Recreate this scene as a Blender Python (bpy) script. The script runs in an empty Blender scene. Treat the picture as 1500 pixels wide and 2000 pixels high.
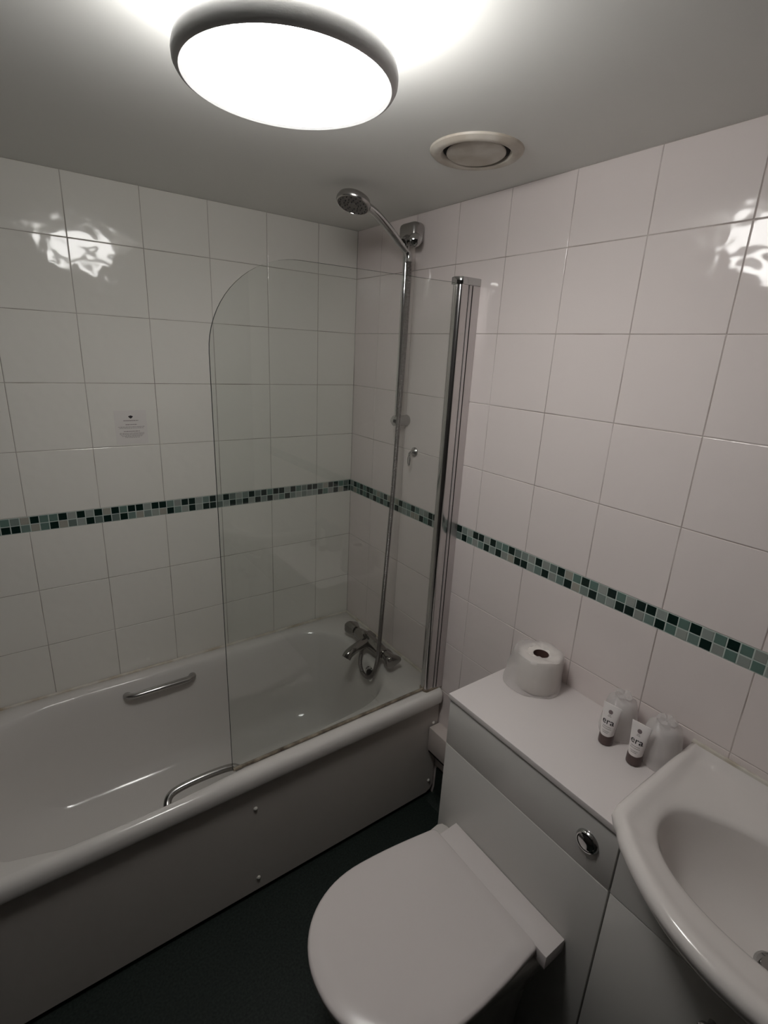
import bpy, bmesh, math, random
from mathutils import Vector, Matrix
SC = bpy.context.scene
COL = SC.collection
random.seed(7)

# ---------------------------------------------------------------- camera
CAM_LOC = Vector((-1.1663, -1.8522, 1.6819))
CAM_ROT = Matrix(((0.81472678, 0.13485262, -0.56394595),
                  (-0.57781628, 0.27010198, -0.77017743),
                  (0.04846247, 0.95334133, 0.29797935)))
cam = bpy.data.cameras.new('camera')
cam.sensor_fit = 'VERTICAL'
cam.sensor_height = 36.0
cam.lens = 36.0 * 996.85 / 2000.0
cam.clip_start = 0.02
co = bpy.data.objects.new('camera', cam)
co.matrix_world = Matrix.Translation(CAM_LOC) @ CAM_ROT.to_4x4()
COL.objects.link(co)
SC.camera = co

# ---------------------------------------------------------------- world, exposure
w = bpy.data.worlds.new('world'); SC.world = w; w.use_nodes = True
w.node_tree.nodes['Background'].inputs[0].default_value = (0.5, 0.52, 0.55, 1)
w.node_tree.nodes['Background'].inputs[1].default_value = 0.0
SC.view_settings.view_transform = 'Standard'
SC.view_settings.look = 'None'
SC.view_settings.exposure = 0.0
SC.view_settings.gamma = 1.0
SC.view_settings.use_curve_mapping = False
LAMP_SIDE = 22.0        # opal drum
LAMP_DISC = 26.0        # opal disc below
CEIL = 2.12

# ---------------------------------------------------------------- materials
def srgb(*c):
    return tuple((x/255/12.92 if x/255 <= .04045 else ((x/255+.055)/1.055)**2.4) for x in c) + (1,)
def principled(name, col, rough=.5, metal=0.0, coat=0.0, spec=.5, trans=0.0, ior=1.45, alpha=1.0):
    m = bpy.data.materials.new(name); m.use_nodes = True
    p = m.node_tree.nodes['Principled BSDF']
    p.inputs['Base Color'].default_value = col if len(col) == 4 else tuple(col)+(1,)
    p.inputs['Roughness'].default_value = rough
    p.inputs['Metallic'].default_value = metal
    p.inputs['Coat Weight'].default_value = coat
    p.inputs['Specular IOR Level'].default_value = spec
    p.inputs['Transmission Weight'].default_value = trans
    p.inputs['IOR'].default_value = ior
    p.inputs['Alpha'].default_value = alpha
    return m, m.node_tree, p
def noise_bump(nt, p, scale, strength, dist=.001, detail=2.0, coord='Object', second=None):
    tc = nt.nodes.new('ShaderNodeTexCoord'); n = nt.nodes.new('ShaderNodeTexNoise')
    n.inputs['Scale'].default_value = scale; n.inputs['Detail'].default_value = detail
    b = nt.nodes.new('ShaderNodeBump'); b.inputs['Strength'].default_value = strength
    b.inputs['Distance'].default_value = dist
    nt.links.new(tc.outputs[coord], n.inputs['Vector'])
    nt.links.new(n.outputs[0], b.inputs['Height'])
    nt.links.new(b.outputs[0], p.inputs['Normal'])
    return tc, n, b
def noise_colour(nt, p, c0, c1, scale, lo=.35, hi=.65, coord='Object', detail=3.0):
    tc = nt.nodes.new('ShaderNodeTexCoord'); n = nt.nodes.new('ShaderNodeTexNoise')
    n.inputs['Scale'].default_value = scale; n.inputs['Detail'].default_value = detail
    r = nt.nodes.new('ShaderNodeValToRGB')
    r.color_ramp.elements[0].position = lo; r.color_ramp.elements[0].color = c0
    r.color_ramp.elements[1].position = hi; r.color_ramp.elements[1].color = c1
    nt.links.new(tc.outputs[coord], n.inputs['Vector'])
    nt.links.new(n.outputs[0], r.inputs[0])
    nt.links.new(r.outputs[0], p.inputs['Base Color'])
    return r
def world_bump(nt, p, scale, strength, dist):
    # relief in world position so that alike tiles do not repeat it
    g = nt.nodes.new('ShaderNodeNewGeometry'); n = nt.nodes.new('ShaderNodeTexNoise')
    n.inputs['Scale'].default_value = scale; n.inputs['Detail'].default_value = 1.0
    b = nt.nodes.new('ShaderNodeBump'); b.inputs['Strength'].default_value = strength
    b.inputs['Distance'].default_value = dist
    nt.links.new(g.outputs['Position'], n.inputs['Vector'])
    nt.links.new(n.outputs[0], b.inputs['Height'])
    nt.links.new(b.outputs[0], p.inputs['Normal'])

M = {}
def tile_mat(name, col):
    m, nt, p = principled(name, col, rough=.07, spec=.45)
    world_bump(nt, p, 19.0, .8, .0024)
    return m
M['tile_left'] = tile_mat('white_glazed_tile_cool', srgb(230, 227, 220))
M['tile_right'] = tile_mat('white_glazed_tile_warm', srgb(231, 221, 218))
M['grout_left'], nt, p = principled('tile_grout_grey', srgb(160, 154, 146), rough=.85)
noise_colour(nt, p, srgb(150, 143, 134), srgb(196, 190, 183), 9)
M['grout_right'], nt, p = principled('tile_grout_pinkish', srgb(165, 152, 147), rough=.85)
noise_colour(nt, p, srgb(158, 146, 140), srgb(206, 196, 192), 9)
M['mosaic_grout'] = principled('mosaic_grout', srgb(186, 196, 190), rough=.7)[0]
def mosaic(name, c):
    m, nt, p = principled(name, c, rough=.12, spec=.5)
    noise_bump(nt, p, 90, .25, .0006)
    return m
M['mos_D'] = mosaic('mosaic_dark_green', srgb(22, 40, 36))
M['mos_G'] = [mosaic('mosaic_mid_green_%d' % i, srgb(*c)) for i, c in enumerate([(112, 130, 124), (98, 122, 114), (124, 136, 131), (106, 118, 113)])]
M['mos_L'] = [mosaic('mosaic_pale_grey_%d' % i, srgb(*c)) for i, c in enumerate([(152, 158, 152), (142, 147, 142), (158, 156, 146), (146, 154, 149)])]
M['paint'], nt, p = principled('ceiling_paint', srgb(238, 238, 234), rough=.6)
noise_bump(nt, p, 160, .12, .0006)
M['wall_dark'] = principled('dark_low_bounce_wall', srgb(52, 50, 48), rough=.7)[0]  # unseen walls kept dark to cut the bounce light
M['vinyl'], nt, p = principled('dark_green_vinyl', srgb(38, 46, 43), rough=.5, spec=.35)
noise_colour(nt, p, srgb(24, 31, 28), srgb(43, 52, 48), 160, .3, .75)
M['acrylic'] = principled('bath_enamel', srgb(214, 210, 206), rough=.1, spec=.5)[0]
M['panel'], nt, p = principled('bath_panel_acrylic', srgb(196, 190, 184), rough=.3, spec=.4)
M['ceramic'] = principled('ceramic', srgb(222, 216, 212), rough=.08, spec=.5)[0]
M['lid'] = principled('toilet_seat_plastic', srgb(222, 214, 212), rough=.22, spec=.45)[0]
M['gloss'] = principled('gloss_white_board', srgb(212, 209, 205), rough=.16, spec=.5)[0]
M['worktop'], nt, p = principled('white_laminate', srgb(224, 217, 215), rough=.3, spec=.4)
M['white_plastic'] = principled('white_plastic', srgb(224, 221, 214), rough=.35)[0]
M['cream_plastic'], nt, p = principled('aged_white_plastic', srgb(206, 200, 186), rough=.45)
noise_colour(nt, p, srgb(186, 176, 162), srgb(214, 208, 198), 14)
M['dark'] = principled('dark_void', srgb(18, 15, 14), rough=.8)[0]
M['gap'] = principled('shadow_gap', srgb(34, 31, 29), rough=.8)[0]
M['seam_highlight'] = principled('painted_seam_highlight', srgb(225, 222, 216), rough=.4)[0]  # highlight along the panel edges put into a pale colour
M['chrome'] = principled('chrome', (.55, .55, .545), rough=.07, metal=1)[0]
M['chrome_satin'] = principled('satin_chrome', (.44, .43, .42), rough=.24, metal=1)[0]
M['alu'] = principled('pale_aluminium', (.62, .585, .58), rough=.32, metal=.75)[0]
M['chrome_dark_reflect'] = principled('dark_reflection_chrome', (.30, .285, .27), rough=.14, metal=1)[0]  # dark room reflected in the mixer, put into the chrome colour
M['post'] = principled('polished_aluminium_post', (.62, .60, .595), rough=.17, metal=1)[0]
M['rubber'] = principled('black_rubber', srgb(22, 20, 20), rough=.6)[0]
M['ring'], nt, p = principled('brushed_grey_ring', (.8, .8, .8), rough=.5, metal=.15)
noise_bump(nt, p, 500, .15, .0004)
M['spray'] = principled('spray_plate_grey', srgb(110, 106, 102), rough=.4, metal=.3)[0]
M['seal'], nt, p = principled('stained_silicone', srgb(200, 192, 180), rough=.5)
noise_colour(nt, p, srgb(158, 140, 112), srgb(208, 202, 192), 11, .28, .55)
M['grime'], nt, p = principled('mildewed_seal_strip', srgb(120, 92, 60), rough=.6)
noise_colour(nt, p, srgb(72, 58, 46), srgb(160, 148, 130), 26, .3, .6)
M['paper'], nt, p = principled('toilet_paper', srgb(232, 226, 220), rough=.95, spec=.1)
noise_bump(nt, p, 120, .3, .001)
M['card'] = principled('cardboard_core', srgb(74, 52, 46), rough=.9)[0]
M['tube'] = principled('tube_plastic', srgb(238, 232, 230), rough=.3)[0]
M['tube_cap'] = principled('brown_cap', srgb(92, 76, 74), rough=.3)[0]
M['ink'] = principled('dark_print', srgb(36, 30, 34), rough=.6)[0]
M['ink_mid'] = principled('mid_print', srgb(126, 112, 114), rough=.6)[0]
M['sticker'] = principled('notice_vinyl', srgb(222, 217, 213), rough=.35)[0]
M['beige_pipe'] = principled('boxing_white', srgb(206, 196, 190), rough=.35)[0]

def emis(name, s, col=(1, .985, .96, 1)):
    m = bpy.data.materials.new(name); m.use_nodes = True; nt = m.node_tree; nt.nodes.clear()
    o = nt.nodes.new('ShaderNodeOutputMaterial'); e = nt.nodes.new('ShaderNodeEmission')
    e.inputs[0].default_value = col; e.inputs[1].default_value = s
    nt.links.new(e.outputs[0], o.inputs[0]); return m
M['opal_side'] = emis('lit_opal_drum', LAMP_SIDE)
M['opal_disc'] = emis('lit_opal_disc', LAMP_DISC)

def thin_glass(name, tint, ior=1.5, haze=0.0, bump=0.0, rough=0.0, gloss=1.0):
    m = bpy.data.materials.new(name); m.use_nodes = True; nt = m.node_tree; nt.nodes.clear()
    N = nt.nodes.new; o = N('ShaderNodeOutputMaterial'); t = N('ShaderNodeBsdfTransparent'); g = N('ShaderNodeBsdfGlossy')
    f = N('ShaderNodeFresnel'); mx = N('ShaderNodeMixShader')
    t.inputs[0].default_value = tuple(tint)+(1,); g.inputs['Roughness'].default_value = rough
    g.inputs[0].default_value = (gloss, gloss, gloss, 1)
    gi = N('ShaderNodeNewGeometry'); mi_ = N('ShaderNodeMix'); mi_.inputs[2].default_value = ior; mi_.inputs[3].default_value = 1/ior
    nt.links.new(gi.outputs['Backfacing'], mi_.inputs[0]); nt.links.new(mi_.outputs[0], f.inputs[0])   # a thin sheet reflects alike from both sides
    nt.links.new(f.outputs[0], mx.inputs[0]); nt.links.new(t.outputs[0], mx.inputs[1]); nt.links.new(g.outputs[0], mx.inputs[2])
    last = mx
    if haze > 0:
        d = N('ShaderNodeBsdfDiffuse'); d.inputs[0].default_value = (.85, .82, .81, 1)
        m2 = N('ShaderNodeMixShader'); m2.inputs[0].default_value = haze
        nt.links.new(mx.outputs[0], m2.inputs[1]); nt.links.new(d.outputs[0], m2.inputs[2]); last = m2
    if bump > 0:
        tc = N('ShaderNodeTexCoord'); n = N('ShaderNodeTexNoise'); n.inputs['Scale'].default_value = 55; n.inputs['Distortion'].default_value = 1.5
        b = N('ShaderNodeBump'); b.inputs['Strength'].default_value = bump; b.inputs['Distance'].default_value = .004
        nt.links.new(tc.outputs['Object'], n.inputs['Vector']); nt.links.new(n.outputs[0], b.inputs['Height'])
        nt.links.new(b.outputs[0], g.inputs['Normal']); nt.links.new(b.outputs[0], f.inputs['Normal'])
    nt.links.new(last.outputs[0], o.inputs[0]); return m
M['glass'] = thin_glass('screen_glass', (.955, .968, .958))
M['glass_edge'] = principled('glass_cut_edge', srgb(44, 52, 48), rough=.5, spec=.15)[0]
M['film'] = thin_glass('clear_film', (.985, .98, .98), ior=1.5, haze=.29, bump=.8, rough=.1)
M['cup'] = thin_glass('frosted_cup', (.97, .96, .96), ior=1.4, haze=.42, bump=.1, rough=.15)

# ---------------------------------------------------------------- helpers
def worigin(o):
    v = Vector((0, 0, 0))
    while o is not None:
        v += o.location; o = o.parent
    return v
def finish(name, me, mats, parent=None, centre=True, sharp=35, smooth=True):
    """me holds world coordinates; the object gets its own origin at the centre of its mesh"""
    if not isinstance(mats, (list, tuple)): mats = [mats]
    for m in mats: me.materials.append(m)
    if smooth:
        me.polygons.foreach_set('use_smooth', [True]*len(me.polygons))
        me.set_sharp_from_angle(angle=math.radians(sharp))
    vs = me.vertices
    c = Vector((0, 0, 0))
    if centre and len(vs):
        lo = Vector([min(v.co[i] for v in vs) for i in range(3)]); hi = Vector([max(v.co[i] for v in vs) for i in range(3)])
        c = (lo+hi)/2
    me.transform(Matrix.Translation(-c))
    o = bpy.data.objects.new(name, me)
    COL.objects.link(o)
    if parent is not None: o.parent = parent
    o.location = c - (worigin(parent) if parent is not None else Vector((0, 0, 0)))
    return o
def from_bm(name, bm, mats, parent=None, **k):
    me = bpy.data.meshes.new(name); bmesh.ops.recalc_face_normals(bm, faces=bm.faces)
    bm.to_mesh(me); bm.free(); return finish(name, me, mats, parent, **k)
def thing(name, label, cat, loc, group=None, kind=None):
    o = bpy.data.objects.new(name, None); o.empty_display_size = .03
    COL.objects.link(o); o.location = loc; tag(o, label, cat, group, kind); return o
def tag(o, label=None, cat=None, group=None, kind=None):
    if label: o['label'] = label
    if cat: o['category'] = cat
    if group: o['group'] = group
    if kind: o['kind'] = kind
    return o
def add_box(bm, x0, x1, y0, y1, z0, z1, bev=0.0, seg=2, mi=0):
    r = bmesh.ops.create_cube(bm, size=1)
    vs = r['verts']
    for v in vs:
        v.co = Vector(((x0+x1)/2+v.co.x*(x1-x0), (y0+y1)/2+v.co.y*(y1-y0), (z0+z1)/2+v.co.z*(z1-z0)))
    fs = set(f for v in vs for f in v.link_faces)
    for f in fs: f.material_index = mi
    if bev > 0:
        es = list(set(e for v in vs for e in v.link_edges))
        bmesh.ops.bevel(bm, geom=es, offset=bev, segments=seg, profile=.5, affect='EDGES', clamp_overlap=True)
def box(name, x0, x1, y0, y1, z0, z1, mat, parent=None, bev=.002, seg=2, **k):
    bm = bmesh.new(); add_box(bm, x0, x1, y0, y1, z0, z1, bev, seg); return from_bm(name, bm, mat, parent, **k)
def basis(n):
    n = Vector(n).normalized(); a = Vector((0, 0, 1)) if abs(n.z) < .9 else Vector((1, 0, 0))
    u = n.cross(a).normalized(); return u, n.cross(u).normalized(), n
def add_loft(bm, rings, cap0=True, cap1=True, closed=True, mi=0):
    R = [[bm.verts.new(p) for p in r] for r in rings]
    n = len(R[0])
    for a, b in zip(R, R[1:]):
        for i in range(n if closed else n-1):
            f = bm.faces.new((a[i], a[(i+1) % n], b[(i+1) % n], b[i])); f.material_index = mi
    if cap0: bm.faces.new(R[0][::-1]).material_index = mi
    if cap1: bm.faces.new(R[-1]).material_index = mi
    return R
def add_lathe(bm, prof, base, axis=(0, 0, 1), n=40, cap0=True, cap1=True, mi=0, sx=1, sy=1):
    """prof: (radius, height) along axis"""
    u, v, w_ = basis(axis); b = Vector(base)
    rings = [[b+w_*h+u*(r*sx*math.cos(2*math.pi*i/n))+v*(r*sy*math.sin(2*math.pi*i/n)) for i in range(n)] for r, h in prof]
    return add_loft(bm, rings, cap0, cap1, mi=mi)
def lathe(name, prof, base, axis, mat, parent=None, n=40, **k):
    bm = bmesh.new(); add_lathe(bm, prof, base, axis, n); return from_bm(name, bm, mat, parent, **k)
def catmull(P, sub=8):
    P = [Vector(p) for p in P]; Q = [2*P[0]-P[1]]+P+[2*P[-1]-P[-2]]; out = []
    for i in range(1, len(Q)-2):
        for s in range(sub):
            t = s/sub; a, b, c, d = Q[i-1], Q[i], Q[i+1], Q[i+2]
            out.append(.5*((2*b)+(c-a)*t+(2*a-5*b+4*c-d)*t*t+(3*b-a-3*c+d)*t**3))
    out.append(P[-1]); return out
def add_tube(bm, pts, rad, n=16, caps=True, flat=1.0, mi=0):
    """rad: number or function of 0..1"""
    pts = [Vector(p) for p in pts]; m = len(pts); rings = []; prev = None
    for i, p in enumerate(pts):
        t = (pts[min(i+1, m-1)]-pts[max(i-1, 0)]).normalized()
        if prev is None:
            u, v, _ = basis(t)
        else:
            u = (prev-t*prev.dot(t)).normalized(); v = t.cross(u)
        prev = u
        r = rad(i/(m-1)) if callable(rad) else rad
        rings.append([p+u*(r*math.cos(2*math.pi*k/n))+v*(r*flat*math.sin(2*math.pi*k/n)) for k in range(n)])
    return add_loft(bm, rings, caps, caps, mi=mi)
def tube(name, pts, rad, mat, parent=None, n=16, flat=1.0, **k):
    bm = bmesh.new(); add_tube(bm, pts, rad, n, True, flat); return from_bm(name, bm, mat, parent, **k)
def prism(name, outline, z0, z1, mat, parent=None, bev=0.0, seg=2, **k):
    """outline in xy, extruded in z"""
    bm = bmesh.new(); add_loft(bm, [[Vector((x, y, z0)) for x, y in outline], [Vector((x, y, z1)) for x, y in outline]])
    if bev > 0:
        es = [e for e in bm.edges if abs(e.verts[0].co.z-e.verts[1].co.z) < 1e-6]
        bmesh.ops.bevel(bm, geom=es, offset=bev, segments=seg, profile=.5, affect='EDGES')
    return from_bm(name, bm, mat, parent, **k)
def rrect(x0, x1, y0, y1, r, z, nc=12, ns=10):
    """rounded rectangle, always the same number of points"""
    r = min(r, (x1-x0)/2-1e-4, (y1-y0)/2-1e-4)
    cs = [((x1-r, y1-r), 0), ((x0+r, y1-r), 90), ((x0+r, y0+r), 180), ((x1-r, y0+r), 270)]
    out = []
    for k, ((cx, cy), a0) in enumerate(cs):
        arc = [Vector((cx+r*math.cos(math.radians(a0+90*j/nc)), cy+r*math.sin(math.radians(a0+90*j/nc)), z)) for j in range(nc+1)]
        out += arc
        (nx, ny), na = cs[(k+1) % 4]
        q = Vector((nx+r*math.cos(math.radians(na)), ny+r*math.sin(math.radians(na)), z))
        out += [arc[-1].lerp(q, j/ns) for j in range(1, ns)]
    return out

# ---------------------------------------------------------------- room shell
Y_REAR, X_END = -2.45, -1.72
fl = box('floor', X_END-.05, .05, Y_REAR-.05, .05, -.05, 0, M['vinyl'], bev=0); tag(fl, 'dark green flecked vinyl floor', kind='structure')
ce = box('ceiling', X_END-.05, .05, Y_REAR-.05, .05, CEIL, CEIL+.05, M['paint'], bev=0); tag(ce, 'off-white painted ceiling', kind='structure')
wl = box('wall_left', X_END-.05, .05, .0009, .06, 0, CEIL, M['grout_left'], bev=0); tag(wl, 'white tiled wall along the bath with a green mosaic band', kind='structure')
wr = box('wall_right', .0009, .06, Y_REAR-.05, .0016, 0, CEIL, M['grout_right'], bev=0); tag(wr, 'white tiled wall behind the taps, cistern unit and basin', kind='structure')
we = box('wall_end', X_END-.05, X_END, Y_REAR-.05, .0016, 0, CEIL, M['wall_dark'], bev=0); tag(we, 'plain wall at the head end of the bath', kind='structure')
wb = box('wall_rear', X_END, 0, Y_REAR-.05, Y_REAR, 0, CEIL, M['wall_dark'], bev=0); tag(wb, 'plain wall behind the viewpoint', kind='structure')

T, G = .2018, .0019                      # tile pitch, joint
R4 = 1.345
MT, MB = R4-T, R4-T-.0507                # mosaic band
ROWS = [R4-2*T-.0507-k*T for k in range(1, 5)]
zl = [CEIL, R4+3*T, R4+2*T, R4+T, R4, MT]
zlow = [MB, MB-T, MB-2*T, MB-3*T, MB-4*T, MB-5*T]
tile_cache = {}
def tile_mesh(wd, ht, mat, axis):
    key = (round(wd, 4), round(ht, 4), mat.name, axis)
    if key not in tile_cache:
        bm = bmesh.new(); d = .006
        # front edge bevelled only
        a, b = wd/2, ht/2; e = .0012
        ring = lambda s, dep: [(-a+s, -b+s, dep), (a-s, -b+s, dep), (a-s, b-s, dep), (-a+s, b-s, dep)]
        def pt(q):
            u, v, dep = q
            return Vector((u, dep, v)) if axis == 'y' else Vector((dep, u, v))
        add_loft(bm, [[pt(q) for q in ring(0, d)], [pt(q) for q in ring(0, e*.8)], [pt(q) for q in ring(e*.35, e*.25)], [pt(q) for q in ring(e, 0)]])
        me = bpy.data.meshes.new('tile'); bmesh.ops.recalc_face_normals(bm, faces=bm.faces); bm.to_mesh(me); bm.free()
        me.materials.append(mat); tile_cache[key] = me
    return tile_cache[key]
def put(me, name, parent, loc, rot=(0, 0, 0)):
    o = bpy.data.objects.new(name, me); COL.objects.link(o); o.parent = parent
    o.location = Vector(loc)-worigin(parent); o.rotation_euler = rot; return o
def tiling(parent, axis, first, far, zfloor, mat):
    hs = [0.0, first]
    while hs[-1]+T < far: hs.append(hs[-1]+T)
    hs.append(far)
    for za, zb in list(zip(zl, zl[1:]))+list(zip(zlow, zlow[1:])):
        zb = max(zb, zfloor)
        if za-zb < .015: continue
        for h0, h1 in zip(hs, hs[1:]):
            wd = h1-h0-G; ht = za-zb-G
            if wd < .01: continue
            c, z = -(h0+h1)/2, (za+zb)/2
            dep = random.uniform(0, .0004); tr = [random.uniform(-.0018, .0018) for _ in range(2)]
            me = tile_mesh(wd, ht, mat, axis)
            if axis == 'y': put(me, 'tile', parent, (c, -dep, z), (tr[0], 0, tr[1]))
            else: put(me, 'tile', parent, (-dep, c, z), (0, tr[0], tr[1]))
tiling(wl, 'y', .1695, 1.72, .49, M['tile_left'])
tiling(wr, 'x', .1618, 2.45, .14, M['tile_right'])

# mosaic border: two rows of small glass tiles
PM = T/8
TOP_L = 'DGGDDLGDDGGDLDDGDGDGLGDLDGLDDLGDDLDDGDLDLDLDGGDLGG'
BOT_L = 'DDLDLGDLLGLGDGLDGDLDGDLGDDLDLGDLLGLGDGDGDLGLDGLGDD'
TOP_R = 'LDGDGDDGLGDLGLDGGDGLLDDGLDDDGLDDLDGGDGGLDLGDLGDGLDGLDDLDGDLGDGLGL'
BOT_R = 'GLGDGDGDGDGDLDLLGLLDGDLGLGLGDGLGDGDLLDDLGDLGDLGDGLDDLGDGLGDLGLGLD'
box('mosaic_grout', X_END, 0, -.0002, .0016, MB, MT, M['mosaic_grout'], wl, bev=0)
box('mosaic_grout', -.0002, .0016, Y_REAR, 0, MB, MT, M['mosaic_grout'], wr, bev=0)
def mosaic_row(parent, axis, seq, phase, z, far):
    n = 0; h = 0.0
    while h < far-.01:
        h1 = min(phase+n*PM if phase else (n+1)*PM, far) if not (phase and n == 0) else phase
        ch = seq[n] if n < len(seq) else random.choice('DGLGL')
        m = M['mos_D'] if ch == 'D' else random.choice(M['mos_'+ch])
        wd = h1-h-.0024
        if wd > .004:
            me = tile_mesh(wd, .0228, m, axis); c = -(h+h1)/2; d = -.0008-random.uniform(0, .0006)
            put(me, 'mosaic_tile', parent, (c, d, z) if axis == 'y' else (d, c, z))
        h = h1; n += 1
zt_, zb_ = (MT+MB)/2+.0125, (MT+MB)/2-.0125
mosaic_row(wl, 'y', TOP_L, PM*.5, zt_, 1.72); mosaic_row(wl, 'y', BOT_L, PM*.5, zb_, 1.72)
mosaic_row(wr, 'x', TOP_R, 0, zt_, 2.2); mosaic_row(wr, 'x', BOT_R, 0, zb_, 2.2)

# coved vinyl upstand and pipe boxing between bath and cistern unit
bm = bmesh.new(); prof = [(0, .14), (-.006, .14), (-.008, .05), (-.014, .026), (-.026, .012), (-.045, 0.001), (0, .001)]
add_loft(bm, [[Vector((x, y, z)) for x, z in prof] for y in (-.70, -1.028)])
o = from_bm('baseboard_right', bm, M['vinyl']); tag(o, 'dark vinyl coved up the foot of the right wall', kind='structure')
px = thing('pipe_boxing', 'small white boxed-in pipe run low on the wall between bath and cistern unit', 'pipe boxing', (-.03, -.86, .29))
box('casing', -.052, 0, -1.028, -.688, .243, .345, M['beige_pipe'], px, bev=.003)
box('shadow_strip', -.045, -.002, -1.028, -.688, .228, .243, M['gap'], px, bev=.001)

# ---------------------------------------------------------------- ceiling light
LX, LY, LR = -.8166, -1.1165, .1400
lt = thing('ceiling_light', 'round flush ceiling light with glowing opal drum and grey metal rim', 'ceiling light', (LX, LY, CEIL))
bm = bmesh.new(); add_lathe(bm, [(LR-.008, 0), (LR-.004, .004), (LR-.004, CEIL-2.03)], (LX, LY, 2.03), n=72)
from_bm('drum_diffuser', bm, M['opal_side'], lt)
bm = bmesh.new()
pr = [(LR-.0115, .005), (LR-.0095, .001), (LR-.005, -.0012), (LR-.0005, .001), (LR+.0025, .006), (LR+.003, .013), (LR+.001, .021), (LR-.003, .026), (LR-.0115, .024)]
R = add_lathe(bm, pr, (LX, LY, 2.008), n=72, cap0=False, cap1=False)
for i in range(72):
    bm.faces.new((R[-1][i], R[-1][(i+1) % 72], R[0][(i+1) % 72], R[0][i]))
from_bm('rim', bm, M['ring'], lt)
lathe('disc_diffuser', [(LR-.0118, .01), (LR-.0118, .002), (LR-.03, -.001), (.001, -.004)], (LX, LY, 2.009), (0, 0, 1), M['opal_disc'], lt, n=72)

# ---------------------------------------------------------------- extractor vent
VX, VY = -.250, -.880
vt = thing('ceiling_vent', 'round cream plastic extractor vent with central disc in the ceiling', 'ceiling vent', (VX, VY, CEIL))
bm = bmesh.new()
pr = [(.104, .0), (.103, -.004), (.096, -.010), (.088, -.012), (.079, -.009), (.075, -.003), (.0745, .012)]
add_lathe(bm, pr, (VX, VY, CEIL), n=64, cap0=False, cap1=False); from_bm('collar', bm, M['cream_plastic'], vt)
lathe('throat', [(.0743, 0), (.0743, -.0008)], (VX, VY, CEIL), (0, 0, 1), M['dark'], vt, n=48)
lathe('disc', [(.060, .003), (.0655, .002), (.066, 0), (.064, -.0015), (.001, -.003)], (VX+.001, VY+.002, CEIL-.0055), (.03, .05, 1), M['cream_plastic'], vt, n=64)

# ---------------------------------------------------------------- bath
BZ = .500
bt = thing('bathtub', 'white built-in bath with rounded rim and white side panel', 'bathtub', (-.85, -.35, 0))
bm = bmesh.new()
X0, X1, YF, YB = -1.715, -.003, -.706, -.003
rg = [rrect(X0+.03, X1-.004, YF+.022, YB-.004, .012, .452),
      rrect(X0+.006, X1, YF+.002, YB, .02, .450),
      rrect(X0, X1, YF, YB, .022, .458),
      rrect(X0, X1, YF, YB, .022, .478),
      rrect(X0+.003, X1, YF+.004, YB, .022, .490),
      rrect(X0+.010, X1-.002, YF+.012, YB-.002, .022, .4975),
      rrect(X0+.020, X1-.004, YF+.022, YB-.004, .022, BZ)]
def inner(x0, x1, y0, y1, r, z):
    out = []
    for v in rrect(x0, x1, y0, y1, r, z):
        # front edge bows out towards the head end and in towards the taps, as the rim widens there
        t = max(0, (v.x+.75)/.62); q = min(1, max(0, (v.x+1.0)/.4)); q = q*q*(3-2*q)
        h = max(0, (-1.15-v.x)/.45)
        if v.y < -.36:
            v.y += (-.36-v.y)/.3*(.045*t**1.3+.022*q+.25*h*h)
        else:
            v.y -= (v.y+.36)/.3*.25*h*h
        out.append(v)
    return out
inn = [(-1.63, -.128, -.680, -.052, .20, BZ-.0005), (-1.625, -.134, -.675, -.057, .197, .496), (-1.615, -.142, -.667, -.064, .192, .484),
       (-1.595, -.150, -.655, -.071, .188, .455), (-1.54, -.165, -.632, -.085, .182, .36), (-1.46, -.185, -.605, -.103, .176, .25),
       (-1.40, -.205, -.590, -.118, .168, .18), (-1.34, -.235, -.568, -.140, .155, .140), (-1.27, -.285, -.53, -.178, .13, .123), (-1.1, -.42, -.46, -.25, .09, .118), (-.95, -.6, -.38, -.33, .02, .117)]
rg += [inner(*a) for a in inn]
add_loft(bm, rg, cap0=False, cap1=True)
from_bm('tub', bm, M['acrylic'], bt, sharp=60)
# side panel with rounded lower right corner
bm = bmesh.new(); cr = .03
ol = [(X0, .020), (-.004-cr, .020)]+[(-.004-cr+cr*math.sin(math.radians(a)), .020+cr-cr*math.cos(math.radians(a))) for a in (15, 30, 45, 60, 75, 90)]+[(-.004, .458), (X0, .458)]
add_loft(bm, [[Vector((x, -.684, z)) for x, z in ol], [Vector((x, -.676, z)) for x, z in ol]])
es = [e for e in bm.edges if abs(e.verts[0].co.y+.684) < 1e-5 and abs(e.verts[1].co.y+.684) < 1e-5]
bmesh.ops.bevel(bm, geom=es, offset=.003, segments=2, affect='EDGES')
pn = from_bm('side_panel', bm, M['panel'], bt)
for x, z in ((-.7345, .352), (-.7322, .0705), (-.0288, .352), (-.0278, .0776), (-1.44, .352), (-1.44, .07)):
    lathe('screw_cap', [(.0062, 0), (.006, .003), (.004, .0052), (.0008, .0062)], (x, -.684, z), (0, -1, 0), M['white_plastic'], pn, n=16)
box('bath_foot_support', -1.6, -.2, -.6, -.1, .0, .117, M['gap'], bt, bev=0)
# sealant strips
for nm, pts in (('sealant', [(X0+.01, -.0075, BZ), (-.0075, -.0075, BZ)]), ('sealant', [(-.0075, -.0075, BZ), (-.0075, -.60, BZ)])):
    tube(nm, [Vector(pts[0]).lerp(Vector(pts[1]), i/12) for i in range(13)], .0065, M['seal'], bt, n=10)
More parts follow.
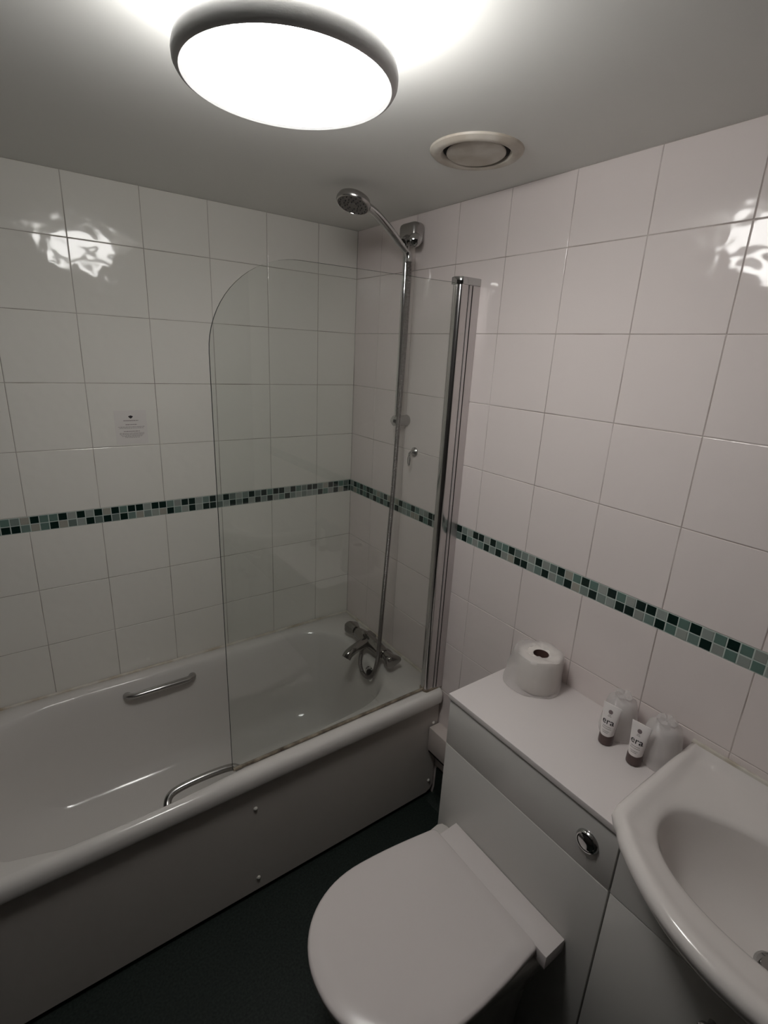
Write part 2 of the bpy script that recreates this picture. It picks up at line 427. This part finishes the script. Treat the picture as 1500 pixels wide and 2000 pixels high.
# overflow outlet
bm = bmesh.new(); add_lathe(bm, [(.030, -.004), (.030, .004), (.025, .007), (.020, .005), (.019, .002)], (-.146, -.420, .453), (-1, 0, .16), n=36)
ov = from_bm('overflow_rose', bm, M['chrome'], bt)
lathe('overflow_opening', [(.0175, 0), (.0175, .0045)], (-.1475, -.420, .4532), (-1, 0, .16), M['dark'], ov, n=28)
# waste
lathe('waste_grid', [(.034, 0), (.034, .003), (.026, .004), (.022, .001)], (-.33, -.355, .1185), (0, 0, 1), M['chrome'], bt, n=32)
# grip handles
def grip(y, s, z, x0=-.972, x1=-.742, out=.030, rad=.0115, flat=.75, lab=''):
    ex = .022
    pts = [(x0, y, z-.004), (x0+.003, y+s*out*.55, z-.001), (x0+ex, y+s*out*.95, z+.002), (x0+ex*2.4, y+s*out*1.06, z+.004), ((x0+x1)/2, y+s*out*1.15, z+.006),
           (x1-ex*2.4, y+s*out*1.06, z+.004), (x1-ex, y+s*out*.95, z+.002), (x1-.003, y+s*out*.55, z-.001), (x1, y, z-.004)]
    tube('grip_handle', catmull(pts, 6), rad, M['chrome_satin'], bt, n=18, flat=flat)
grip(-.068, -1, .458, rad=.0135, flat=.8)
tube('grip_handle', catmull([(-.968, -.672, .430), (-.968, -.645, .436), (-.965, -.622, .446), (-.953, -.608, .458), (-.925, -.603, .465), (-.86, -.602, .468), (-.79, -.603, .465), (-.762, -.608, .458), (-.750, -.622, .446), (-.747, -.645, .436), (-.747, -.668, .430)], 6), .0105, M['chrome_satin'], bt, n=18)

# ---------------------------------------------------------------- shower screen
GY = -.660
ss = thing('shower_screen', 'clear glass shower screen with rounded top corner standing on the bath rim', 'shower screen', (-.4, GY, BZ))
bm = bmesh.new()
xr, xl, zb, zt, rr = -.072, -.796, .509, 1.878, .215
ol = [(xr, zb), (xr, zt+.006)]
ol += [(xl+rr*1.05-rr*1.05*math.sin(math.radians(a)), zt-.0-rr+rr*math.cos(math.radians(a))) for a in range(0, 91, 5)]
ol += [(xl+.006, zb)]
F = [bm.verts.new((x, GY-.003, z)) for x, z in ol]; K = [bm.verts.new((x, GY+.003, z)) for x, z in ol]
bm.faces.new(F); bm.faces.new(K[::-1])
for i in range(len(ol)):
    j = (i+1) % len(ol); bm.faces.new((F[i], K[i], K[j], F[j])).material_index = 1
from_bm('glass_pane', bm, [M['glass'], M['glass_edge']], ss, sharp=20)
# bottom wiper seal
tube('bottom_seal', [Vector((xl+.008+(xr-xl-.01)*i/20, GY, .5055)) for i in range(21)], .0052, M['grime'], ss, n=8)
# hinge post, D section
def dprof(x_in, x_out, y, hw, n=10):
    pts = [(x_in, y-hw), (x_in-.006, y-hw)]
    for i in range(n+1):
        a = math.radians(-90+180*i/n)
        pts.append((x_out+(hw*.55)-math.cos(a)*hw*.55, y+hw*math.sin(a)))
    return pts+[(x_in-.006, y+hw), (x_in, y+hw)]
prism('hinge_post', dprof(-.044, -.078, GY, .0185), BZ+.004, 1.880, M['post'], ss, sharp=40)
prism('post_gasket', [(-.047, GY-.0165), (-.040, GY-.0165), (-.040, GY+.0165), (-.047, GY+.0165)], BZ+.004, 1.879, M['rubber'], ss)
prism('wall_channel', [(-.041, GY-.0205), (-.001, GY-.0225), (-.001, GY+.0225), (-.041, GY+.0205)], BZ+.002, 1.880, M['alu'], ss, bev=.001)
for x in (-.030, -.0725):
    prism('gasket_line', [(x-.0016, GY-.0215 if x > -.05 else GY-.0135), (x+.0016, GY-.0218 if x > -.05 else GY-.0175), (x+.0016, GY), (x-.0016, GY)], BZ+.01, 1.879, M['rubber'], ss)
prism('top_cap', dprof(-.001, -.083, GY, .0240), 1.880, 1.900, M['chrome'], ss, bev=.0015, sharp=40)
prism('foot_cap', dprof(-.001, -.081, GY, .0215), BZ+.0006, BZ+.008, M['grime'], ss)

# ---------------------------------------------------------------- shower rail, handset, hose
RX, RY = -.046, -.374
sr = thing('shower_rail', 'chrome riser rail fixed on the tiled wall above the bath taps', 'shower rail', (0, RY, 1.75))
lathe('riser_tube', [(.0108, 0), (.0108, .60)], (RX, RY, 1.448), (0, 0, 1), M['chrome'], sr, n=28)
bm = bmesh.new(); add_box(bm, -.052, 0, RY-.038, RY+.046, 2.024, 2.088, .016, 4); tb = from_bm('top_bracket', bm, M['chrome_satin'], sr, sharp=50)
bm = bmesh.new(); add_lathe(bm, [(.004, 0), (.014, .001), (.019, .006), (.021, .014), (.019, .022), (.012, .027), (.002, .028)], (-.046, RY-.038, 2.030), (-.45, -.85, -.15), n=30)
from_bm('adjuster_knob', bm, M['chrome'], sr)
bm = bmesh.new(); add_tube(bm, catmull([(-.048, RY-.004, 2.034), (-.066, RY-.016, 2.026), (-.084, RY-.026, 2.016)], 5), lambda t: .0165-.002*t, n=20)
from_bm('handset_holder', bm, M['chrome'], sr)
bm = bmesh.new()
add_lathe(bm, [(.019, 0), (.020, .003), (.0185, .008), (.0185, .044)], (0, RY, 1.450), (-1, 0, 0), n=32)
from_bm('lower_bracket', bm, M['chrome_satin'], sr)
bm = bmesh.new(); add_lathe(bm, [(.0185, 0), (.0195, .006), (.0185, .016), (.012, .023), (.001, .026)], (-.044, RY, 1.450), (-1, 0, 0), n=32)
from_bm('lower_bracket_cap', bm, M['chrome'], sr)

HC = Vector((-.322, -.484, 2.076)); HN = Vector((-.30, -.10, -.95)).normalized()
hs = thing('shower_handset', 'chrome shower handset with round spray head held close under the ceiling', 'shower handset', HC)
bm = bmesh.new()
add_lathe(bm, [(.002, -.018), (.020, -.0175), (.036, -.014), (.045, -.008), (.0485, 0), (.0485, .006), (.046, .010), (.043, .011), (.042, .008)], HC, HN, n=48)
from_bm('spray_head', bm, M['chrome_satin'], hs)
lathe('spray_plate', [(.0418, .007), (.0418, .0098), (.032, .0108), (.030, .0098), (.012, .0104), (.010, .012), (.001, .0125)], HC, HN, M['spray'], hs, n=40)
u, v, _ = basis(HN); bm = bmesh.new()
for rr_, k_ in ((.037, 18), (.025, 12), (.016, 8)):
    for i in range(k_):
        a = 2*math.pi*i/k_; add_lathe(bm, [(.0018, .009), (.0014, .0128)], HC+u*rr_*math.cos(a)+v*rr_*math.sin(a), HN, n=6)
o = from_bm('nozzles', bm, M['rubber'], hs); o['kind'] = 'stuff'
HE = Vector((-.075, -.424, 1.982))
hp = catmull([HC+Vector((.030, .006, .000)), (-.262, -.462, 2.079), (-.215, -.447, 2.066), (-.160, -.432, 2.040), (-.115, -.424, 2.012), (-.086, -.422, 1.992), HE], 8)
tube('handle', hp, lambda t: .0105+.0030*math.sin(math.pi*min(1, t*1.2)), M['chrome'], hs, n=22, flat=.85)
tube('hose_nut', [HE+Vector((-.004, .000, .006)), HE+Vector((.001, -.001, -.008)), HE+Vector((.000, -.003, -.022))], .0108, M['chrome'], hs, n=18)

hz = catmull([HE+Vector((0, -.001, -.010)), (-.0765, -.433, 1.93), (-.079, -.437, 1.826), (-.080, -.4346, 1.666), (-.080, -.4258, 1.457), (-.098, -.443, 1.25), (-.120, -.461, 1.043),
              (-.138, -.470, .80), (-.147, -.4715, .60), (-.158, -.476, .530), (-.168, -.468, .485), (-.172, -.442, .459), (-.171, -.405, .456), (-.163, -.372, .478), (-.150, -.357, .515), (-.135, -.352, .540)], 14)
tube('shower_hose', hz, .0080, M['chrome_satin'], None, n=12)
ho = bpy.data.objects['shower_hose']
# fine ribbing of the metal hose
m, nt, p = principled('ribbed_hose_metal', (.24, .22, .215), rough=.32, metal=1)
g = nt.nodes.new('ShaderNodeNewGeometry'); wv = nt.nodes.new('ShaderNodeTexWave'); wv.bands_direction = 'Z'; wv.inputs['Scale'].default_value = 75
b = nt.nodes.new('ShaderNodeBump'); b.inputs['Strength'].default_value = .7; b.inputs['Distance'].default_value = .0015
nt.links.new(g.outputs['Position'], wv.inputs['Vector']); nt.links.new(wv.outputs['Fac'], b.inputs['Height']); nt.links.new(b.outputs[0], p.inputs['Normal'])
ho.data.materials[0] = m
tag(ho, 'ribbed metal shower hose hanging from the handset down to the bath mixer', 'shower hose')

# small hook with ring on the wall
hk = thing('hose_ring', 'small chrome wall rose with a hanging ring right of the shower hose', 'hose ring', (0, -.428, 1.342))
lathe('wall_rose', [(.017, 0), (.017, .004), (.012, .010), (.006, .014)], (0, -.430, 1.343), (-1, 0, 0), M['chrome_satin'], hk, n=28)
tube('hook_arm', catmull([(-.010, -.430, 1.343), (-.020, -.430, 1.342), (-.026, -.430, 1.336)], 4), .0045, M['chrome'], hk, n=12)
c = Vector((-.026, -.431, 1.315))
tube('ring', [c+Vector((.004*math.sin(a), .0105*math.sin(a), .021*math.cos(a))) for a in [math.radians(d) for d in range(0, 361, 15)]], .0024, M['chrome'], hk, n=10)

# ---------------------------------------------------------------- bath mixer
MX, MY, MZ = -.110, -.363, .552
mx = thing('bath_mixer', 'chrome bath shower mixer on the tap end ledge of the bath', 'tap', (MX, MY, BZ))
bm = bmesh.new()
add_tube(bm, [(MX, MY+.098, MZ), (MX, MY+.085, MZ), (MX, MY+.05, MZ+.002), (MX, MY, MZ+.003), (MX, MY-.05, MZ+.002), (MX, MY-.085, MZ), (MX, MY-.098, MZ)],
         lambda t: .0195+.0075*math.sin(math.pi*t), n=28)
from_bm('mixer_body', bm, M['chrome_dark_reflect'], mx, sharp=60)
for s in (-1, 1):
    bm = bmesh.new(); add_tube(bm, catmull([(MX+.045, MY+s*.082, BZ+.004), (MX+.042, MY+s*.082, BZ+.026), (MX+.020, MY+s*.082, MZ-.002), (MX, MY+s*.082, MZ)], 6), .013, n=20)
    add_lathe(bm, [(.028, 0), (.028, .003), (.022, .009), (.014, .014)], (MX+.045, MY+s*.082, BZ-.0005), n=32)
    from_bm('pillar', bm, M['chrome_dark_reflect'], mx)
    # winged lever handles
    bm = bmesh.new(); y0 = MY+s*.102; rings = []
    for d, a, bb in ((-.004, .010, .010), (.004, .011, .011), (.006, .017, .016), (.020, .021, .0175), (.040, .027, .019), (.052, .030, .0185), (.058, .028, .015), (.060, .020, .010)):
        ring = []
        for i in range(32):
            th = 2*math.pi*i/32; lob = 1+.14*math.cos(3*th)*min(1, max(0, d)/.03)
            ring.append(Vector((MX+a*lob*math.cos(th)*1.12, y0+s*d, MZ+bb*lob*math.sin(th)*1.35)))
        rings.append(ring)
    add_loft(bm, rings); from_bm('lever_handle', bm, M['chrome_dark_reflect'], mx, sharp=50)
tube('spout', catmull([(MX-.004, MY+.006, MZ+.004), (MX-.035, MY+.002, MZ+.006), (MX-.080, MY-.008, MZ+.003), (MX-.112, MY-.014, MZ-.006), (MX-.126, MY-.017, MZ-.020)], 6), lambda t: .0195-.001*t, M['chrome_dark_reflect'], mx, n=24)
lathe('diverter_knob', [(.0085, 0), (.0075, .008), (.0115, .013), (.0135, .020), (.0115, .027), (.005, .031), (.001, .0315)], (MX-.016, MY+.020, MZ+.018), (-.15, 0, 1), M['chrome_dark_reflect'], mx, n=28)
bm = bmesh.new(); add_box(bm, MX+.006, MX+.036, MY+.006, MY+.056, MZ-.012, MZ+.024, .009, 3); from_bm('rear_housing', bm, M['chrome_dark_reflect'], mx)
lathe('hose_outlet', [(.0115, 0), (.0115, .014), (.009, .018), (.009, .028)], (MX-.014, MY+.018, MZ-.012), (-.55, 0, -.75), M['chrome_dark_reflect'], mx, n=22)

# ---------------------------------------------------------------- cistern unit, worktop
UX, UY0, UY1 = -.310, -1.030, -1.523
cu = thing('cistern_unit', 'glossy white cistern cabinet behind the toilet with chrome flush button', 'cabinet', (UX/2, (UY0+UY1)/2, 0))
box('carcass', UX+.018, 0-.001, UY1+.002, UY0-.001, .0, .799, M['gloss'], cu, bev=.001)
box('upper_front_panel', UX, UX+.0165, UY1, UY0, .6565, .795, M['gloss'], cu, bev=.0012)
box('lower_front_panel', UX, UX+.0165, UY1, UY0, .0, .6535, M['gloss'], cu, bev=.0012)
box('panel_seam_highlight', UX+.001, UX+.004, UY1+.001, UY0-.001, .6530, .6570, M['seam_highlight'], cu, bev=0)  # pale strip in the joint stands for the edge highlight
fb = bpy.data.objects.new('flush_button', None); COL.objects.link(fb); fb.parent = cu; fb.location = Vector((UX, -1.462, .728))-worigin(cu)
lathe('bezel', [(.026, 0), (.0255, .004), (.022, .008), (.0195, .0085), (.018, .005)], (UX, -1.462, .728), (-1, 0, 0), M['chrome'], fb, n=40)
lathe('push_plate', [(.0178, .003), (.0178, .008), (.012, .0115), (.001, .0125)], (UX, -1.462, .728), (-1, 0, 0), M['chrome'], fb, n=36)
wt = box('worktop', UX-.004, -.001, -1.518, UY0+.004, .7995, .815, M['worktop'], None, bev=.0012)
tag(wt, 'white laminate worktop slab over the cistern cabinet', 'worktop')

# ---------------------------------------------------------------- basin unit
bu = thing('basin_unit', 'glossy white cupboard under the basin with two doors', 'cabinet', (UX/2, -1.78, 0))
VY0, VY1 = -1.527, -2.033
box('side_board', UX+.018, -.001, VY0-.017, VY0-.001, .06, .797, M['gloss'], bu, bev=.001)
box('side_board', UX+.018, -.001, VY1+.001, VY1+.017, .06, .797, M['gloss'], bu, bev=.001)
box('back_board', -.009, -.001, VY1+.018, VY0-.018, .06, .68, M['gloss'], bu, bev=0)
box('base_board', UX+.018, -.010, VY1+.018, VY0-.018, .06, .076, M['gloss'], bu, bev=0)
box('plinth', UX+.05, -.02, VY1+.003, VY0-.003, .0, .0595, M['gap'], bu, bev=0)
bm = bmesh.new()
fo = [(VY0, .657), (VY0, .797), (-1.585, .797)]+[(-1.78+.195*math.cos(math.radians(t_)), .797-.105*math.sin(math.radians(t_))**.6) for t_ in range(6, 175, 8)]+[(-1.975, .797), (VY1, .797), (VY1, .657)]
add_loft(bm, [[Vector((UX, y, z)) for y, z in fo], [Vector((UX+.0165, y, z)) for y, z in fo]]); from_bm('fascia', bm, M['gloss'], bu)
d1 = box('door', UX, UX+.0165, -1.7785, VY0, .065, .6535, M['gloss'], bu, bev=.0012)
d2 = box('door', UX, UX+.0165, VY1, -1.7815, .065, .6535, M['gloss'], bu, bev=.0012)
for d, y in ((d1, -1.738), (d2, -1.822)):
    lathe('knob', [(.007, 0), (.006, .010), (.009, .014), (.0155, .019), (.016, .025), (.012, .030), (.001, .031)], (UX, y, .585), (-1, 0, 0), M['chrome'], d, n=32)

# ---------------------------------------------------------------- basin
bs = thing('washbasin', 'white ceramic semi-recessed washbasin with curved front over the cupboard', 'washbasin', (-.22, -1.78, .80))
CY = -1.78
poly = [(-.001, -1.500), (-.10, -1.499), (-.22, -1.499), (-.312, -1.501), (-.334, -1.506), (-.350, -1.518), (-.358, -1.530)]
for i in range(1, 25):
    dy = .25*(1-i/24); poly.append((-.472+.108*(dy/.25)**2.1, CY+dy))
poly += [(x, 2*CY-y) for x, y in poly[::-1][1:]]
def ray_poly(cx, cy, ang):
    dx, dy = math.cos(ang), math.sin(ang); best = None
    for i in range(len(poly)):
        (x0, y0), (x1, y1) = poly[i], poly[(i+1) % len(poly)]
        ex, ey = x1-x0, y1-y0; den = dx*ey-dy*ex
        if abs(den) < 1e-12: continue
        t = ((x0-cx)*ey-(y0-cy)*ex)/den; s = ((x0-cx)*dy-(y0-cy)*dx)/den
        if t > 0 and -1e-9 <= s <= 1+1e-9 and (best is None or t < best): best = t
    return best
NB = 160; OCX, OCY = -.245, CY
outer = []
for i in range(NB):
    a = 2*math.pi*i/NB; t = ray_poly(OCX, OCY, a); outer.append((OCX+t*math.cos(a), OCY+t*math.sin(a)))
bowl = []
for i in range(NB):
    ox, oy = outer[i]; a = math.atan2(oy-OCY, ox-OCX)
    e = 2.25; ca, sa = abs(math.cos(a)), abs(math.sin(a)); ax = .132 if math.cos(a) < 0 else .118; ay = .213
    r = 1/((ca/ax)**e+(sa/ay)**e)**(1/e); bowl.append((OCX+r*math.cos(a), OCY+r*math.sin(a)))
def oring(inset, z, k=0.0, zf=None):
    out = []
    for (x, y), (bx, by) in zip(outer, bowl):
        d = math.hypot(x-OCX, y-OCY); f = (d-inset)/d
        px_, py_ = OCX+(x-OCX)*f, OCY+(y-OCY)*f
        if x > -.01 and inset > 0 and k == 0: px_ = max(px_, -.001-inset*.35)
        if k: px_, py_ = px_+(bx-px_)*k, py_+(by-py_)*k
        out.append(Vector((px_, py_, z)))
    return out
def bring(s, z, cx=None):
    return [Vector((OCX+(x-OCX)*s+(.012*(1-s) if cx is None else cx), OCY+(y-OCY)*s, z)) for x, y in bowl]
rings = [bring(.30, .692), bring(.52, .703), bring(.74, .722), bring(.88, .748), bring(.97, .778), bring(1.02, .797), oring(.060, .7985), oring(.042, .8005), oring(.024, .812), oring(.012, .828), oring(.004, .842), oring(0, .854), oring(.001, .862), oring(.007, .869), oring(.016, .8718), oring(.027, .870),
         oring(.036, .8655), oring(.044, .861, .12), oring(.05, .8575, .45), oring(.05, .853, .75), oring(.05, .849, .92),
         bring(1.0, .844), bring(.985, .838), bring(.955, .822), bring(.90, .795), bring(.82, .765), bring(.70, .738), bring(.50, .718), bring(.30, .708), bring(.14, .704)]
bm = bmesh.new(); add_loft(bm, rings); from_bm('bowl', bm, M['ceramic'], bs, sharp=70)
DX = OCX+.012*.86
lathe('drain', [(.033, 0), (.033, .002), (.029, .0035), (.024, .001)], (DX, CY, .7035), (0, 0, 1), M['chrome'], bs, n=36)
lathe('plug', [(.0235, 0), (.022, .004), (.003, .005)], (DX, CY, .7055), (0, 0, 1), M['chrome_satin'], bs, n=32)
tube('sealant', [Vector((-.004, -1.503-.555*i/12, .8705)) for i in range(13)], .006, M['seal'], bs, n=8)

# ---------------------------------------------------------------- toilet
wc = thing('toilet', 'white back-to-wall toilet with closed D-shaped lid', 'toilet', (-.55, -1.26, 0))
def dshape(xb, hw_b, hw_f, xc, tip, cy, rc=.012, n=36, rot=0.0):
    """D outline: straight back at xb, half widths hw_b to hw_f at xc, rounded to x=tip"""
    pts = [(xb-rc, cy+hw_b), (xb-rc*.3, cy+hw_b-rc*.3), (xb, cy+hw_b-rc), (xb, cy-hw_b+rc), (xb-rc*.3, cy-hw_b+rc*.3), (xb-rc, cy-hw_b)]
    L = xc-tip
    for i in range(1, 7):
        t = i/6; x = xb-rc+(xc-xb+rc)*t; hw = hw_b+(hw_f-hw_b)*math.sin(t*math.pi/2); pts.append((x, cy-hw))
    for i in range(1, n):
        a = math.pi*i/n; ex = 2/2.15
        pts.append((xc-L*abs(math.sin(a))**ex, cy-hw_f*(1 if math.cos(a) > 0 else -1)*abs(math.cos(a))**ex))
    for i in range(6, 0, -1):
        t = i/6; x = xb-rc+(xc-xb+rc)*t; hw = hw_b+(hw_f-hw_b)*math.sin(t*math.pi/2); pts.append((x, cy+hw))
    if rot:
        pts = [(x, y+(x-xb)*math.tan(rot)) for x, y in pts]
    return pts
def ring2(pts, z, inset=0.0, cx=-.58, cy=-1.26):
    out = []
    for x, y in pts:
        d = math.hypot(x-cx, y-cy); f = (d-inset)/d; out.append(Vector((cx+(x-cx)*f, cy+(y-cy)*f, z)))
    return out
ROT = math.radians(-2.6); TY = -1.265
LZ = .437
lid = dshape(-.372, .1785, .1955, -.60, -.820, TY+.0065, rot=ROT)
bm = bmesh.new(); add_loft(bm, [ring2(lid, LZ-.020, .004), ring2(lid, LZ-.0175, .0005), ring2(lid, LZ-.007), ring2(lid, LZ-.0025, .002), ring2(lid, LZ, .007), ring2(lid, LZ+.0012, .05), ring2(lid, LZ+.002, .14)])
from_bm('lid', bm, M['lid'], wc, sharp=60)
seat = dshape(-.380, .173, .190, -.60, -.815, TY+.0065, rot=ROT)
bm = bmesh.new(); add_loft(bm, [ring2(seat, LZ-.038, .006), ring2(seat, LZ-.035, .001), ring2(seat, LZ-.026), ring2(seat, LZ-.0225, .003)])
from_bm('seat', bm, M['lid'], wc, sharp=60)
c_, s_ = math.cos(ROT*.5), math.sin(ROT*.5)
hp_ = [(-.3115, -1.102), (-.375, -1.104), (-.379, -1.461), (-.3115, -1.461)]
prism('hinge_cover', hp_, LZ-.040, LZ-.001, M['lid'], wc, bev=.003)
pan_top = dshape(-.3118, .196, .178, -.58, -.805, -1.247, rc=.02, rot=0)
pan_bot = dshape(-.3118, .140, .115, -.50, -.66, -1.247, rc=.02, rot=0)
bm = bmesh.new(); rr_ = []
for z, k, ins in ((.0, 1.0, 0), (.012, 1.0, 0), (.10, .97, 0), (.20, .78, 0), (.28, .42, 0), (.34, .14, 0), (.375, .02, 0), (.392, 0, 0), (LZ-.039, 0, .006)):
    P = [(a[0]+(b_[0]-a[0])*k, a[1]+(b_[1]-a[1])*k) for a, b_ in zip(pan_top, pan_bot)]
    rr_.append(ring2(P, z, ins) if not ins else [Vector((min(v.x, -.3118), v.y, v.z)) for v in ring2(P, z, ins)])
add_loft(bm, rr_); from_bm('pan', bm, M['ceramic'], wc, sharp=70)

# ---------------------------------------------------------------- toilet roll
TR = Vector((-.078, -1.128, .8155))
tr = thing('toilet_roll', 'white toilet roll in crumpled clear film on the worktop by the wall', 'toilet roll', TR)
bm = bmesh.new()
pr = [(.0215, .004), (.053, .002), (.0555, .006), (.0565, .05), (.0555, .098), (.053, .1015), (.022, .1005), (.0205, .099), (.0205, .002)]
add_lathe(bm, pr, TR, n=56, cap0=False, cap1=False); from_bm('paper', bm, M['paper'], tr, sharp=50)
bm = bmesh.new(); add_lathe(bm, [(.0203, .100), (.0200, .0995), (.0198, .004)], TR, n=36, cap0=False); from_bm('core', bm, M['card'], tr)
def film_skin(name, base, prof, parent, amp, seed, off=(0, 0), n=64, mat='film', lean=(0, 0), top=True):
    rnd = random.Random(seed); ph = [(rnd.uniform(0, 6.28), rnd.randint(3, 11), rnd.uniform(2, 9), rnd.uniform(.4, 1)) for _ in range(9)]
    hmax = max(h for _, h in prof); rings = []
    for j, (r, h) in enumerate(prof):
        ring = []
        for i in range(n):
            a = 2*math.pi*i/n
            d = sum(k*abs(math.sin(f*a/2+p_+g_*h*12)) for p_, f, g_, k in ph)/len(ph)
            rr2 = max(.0005, r+(amp*d if r > .01 else 0)+max(0, math.cos(a-math.atan2(off[1], off[0])))*math.hypot(*off)*(1-h/hmax*.6) if r > .01 else r)
            ring.append(Vector((base.x+lean[0]*h+rr2*math.cos(a), base.y+lean[1]*h+rr2*math.sin(a), base.z+h+amp*.4*math.sin(5*a+j))))
        rings.append(ring)
    bm = bmesh.new(); add_loft(bm, rings, cap0=False, cap1=top)
    return from_bm(name, bm, M[mat], parent, sharp=50)
film_skin('film_wrap', TR, [(.060, .0025), (.0615, .012), (.0605, .03), (.0595, .05), (.0585, .075), (.058, .096), (.055, .1045), (.045, .1065), (.030, .1045), (.022, .1030)], tr, .006, 3, off=(-.014, .026), n=96, top=False)

# ---------------------------------------------------------------- toiletry tubes
def text_mesh(body, size, bold=0.0):
    cu_ = bpy.data.curves.new('t', 'FONT'); cu_.body = body; cu_.size = size; cu_.align_x = 'CENTER'; cu_.offset = bold; cu_.resolution_u = 3
    ob = bpy.data.objects.new('t', cu_); COL.objects.link(ob); bpy.context.view_layer.update()
    dg = bpy.context.evaluated_depsgraph_get(); me = bpy.data.meshes.new_from_object(ob.evaluated_get(dg))
    bpy.data.objects.remove(ob); return me
def toiletry(x, y, rz, lean, label):
    base = Vector((x, y, .8155)); t = thing('toiletry_tube', label, 'toiletry tube', base, 'small toiletry tubes')
    HB, HT = .026, .103
    Rm = Matrix.Translation(base) @ Matrix.Rotation(rz, 4, 'Z') @ Matrix.Rotation(lean, 4, 'Y')
    def S(u, h):
        k = (h-HB)/(HT-HB); k = max(0, min(1, k))
        a = .0152+(.0218-.0152)*k; b = .0152*(1-k)**.8+.0008
        return a, b
    def surf(u, h, out=.0004):
        a, b = S(u, h); q = max(0, 1-(u/a)**2)
        return Rm @ Vector((-b*math.sqrt(q)-out, -u, h))
    bm = bmesh.new(); rings = []
    for h in [HB-.001]+[HB+(HT-HB)*i/14 for i in range(15)]:
        a, b = S(0, h); rings.append([Rm @ Vector((-b*math.cos(th), -a*math.sin(th), h)) for th in [2*math.pi*i/40 for i in range(40)]])
    add_loft(bm, rings); from_bm('tube_body', bm, M['tube'], t, sharp=60)
    bm = bmesh.new(); add_lathe(bm, [(.0150, 0), (.0165, .0015), (.0168, .004), (.0163, HB-.003), (.0155, HB)], (0, 0, 0), n=36); bmesh.ops.transform(bm, matrix=Rm, verts=bm.verts)
    from_bm('cap', bm, M['tube_cap'], t)
    # printing: round emblem, name, two faint lines
    bm = bmesh.new(); n = 28
    rs = [0, .0022, .0034, .0050]; V = [bm.verts.new(surf(0, .086))]
    R_ = [[bm.verts.new(surf(r*math.cos(2*math.pi*i/n), .086+r*math.sin(2*math.pi*i/n))) for i in range(n)] for r in rs[1:]]
    for i in range(n):
        bm.faces.new((V[0], R_[0][i], R_[0][(i+1) % n])); bm.faces.new((R_[0][i], R_[0][(i+1) % n], R_[1][(i+1) % n], R_[1][i])); bm.faces.new((R_[1][i], R_[1][(i+1) % n], R_[2][(i+1) % n], R_[2][i]))
    from_bm('printed_emblem', bm, M['ink_mid'], t, smooth=False)
    me = text_mesh('era', .0215, .0001)
    me.transform(Matrix.Translation((0, .0555, 0)))
    for v in me.vertices: v.co = surf(v.co.x, v.co.y, .0005)
    finish('printed_name', me, M['ink'], t, smooth=False)
    bm = bmesh.new()
    rnd = random.Random(2)
    for zz, half in ((.0775, .003), (.0745, .0045), (.0485, .0095), (.0440, .0105), (.0370, .008), (.0335, .0065)):
        u = -half
        while u < half:
            du = rnd.uniform(.0008, .0022); e = min(u+du, half)
            q = [surf(u, zz), surf(e, zz), surf(e, zz+.0013), surf(u, zz+.0013)]
            bm.faces.new([bm.verts.new(p_) for p_ in q]); u = e+.0006
    tag(from_bm('printed_small_lines', bm, M['ink_mid'], t, smooth=False), kind='stuff')
toiletry(-.115, -1.363, .12, .02, 'small white tube with brown cap standing nearer the toilet roll')
toiletry(-.119, -1.436, .10, .02, 'small white tube with brown cap standing nearer the washbasin')

# ---------------------------------------------------------------- wrapped cups
def cup(x, y, label, seed, s=1.0):
    base = Vector((x, y, .8155)); t = thing('wrapped_cup', label, 'cup', base, 'wrapped cups')
    bm = bmesh.new()
    add_lathe(bm, [(.036*s, .0), (.0365*s, .003), (.0355*s, .006), (.031*s, .060), (.0275*s, .086), (.025*s, .089), (.001, .0895)], base, n=40, cap0=False)
    from_bm('cup_body', bm, M['cup'], t)
    film_skin('film_wrap', base, [(.0400*s, .001), (.0415*s, .010), (.0395*s, .035), (.0375*s, .055), (.0345*s, .078), (.030*s, .092), (.0225*s, .098), (.0175*s, .103), (.0185*s, .109), (.0125*s, .112), (.004, .108)], t, .0055, seed, off=(-.001, -.002), n=64)
    return t
cup(-.060, -1.358, 'upturned cup in clear film against the wall, nearer the toilet roll', 11, .95)
cup(-.062, -1.462, 'upturned cup in clear film against the wall, nearer the washbasin', 23, 1.03)

# ---------------------------------------------------------------- notice sticker
nx0, nx1, nz0, nz1 = -.906, -.810, 1.352, 1.462
nt_ = box('notice', nx0, nx1, -.0012, -.0006, nz0, nz1, M['sticker'], None, bev=0); tag(nt_, 'small white notice stuck on the left wall tiles above the mosaic band', 'notice')
cx = (nx0+nx1)/2
bm = bmesh.new()
q = [(cx-.0075, .0), (cx, .003), (cx+.0075, 0), (cx+.004, -.0048), (cx, -.0075), (cx-.004, -.0048)]
bm.faces.new([bm.verts.new((x, -.00135, 1.4425+z)) for x, z in q])
from_bm('printed_emblem', bm, M['ink'], nt_, smooth=False)
bm = bmesh.new(); rnd = random.Random(5)
for zz, half, hh in ((1.4275, .022, .0022), (1.4145, .017, .0022), (1.4075, .040, .0013), (1.4035, .036, .0013), (1.3925, .024, .0020), (1.3870, .037, .0013), (1.3835, .037, .0013), (1.3800, .033, .0013), (1.3765, .030, .0013), (1.3730, .022, .0013)):
    u = -half
    while u < half:
        wd_ = rnd.uniform(.0016, .0055); e = min(u+wd_, half)
        bm.faces.new([bm.verts.new((cx+a, -.00135, z_)) for a, z_ in ((u, zz), (e, zz), (e, zz+hh), (u, zz+hh))]); u = e+.0012
tag(from_bm('printed_text', bm, M['ink_mid'], nt_, smooth=False), kind='stuff')
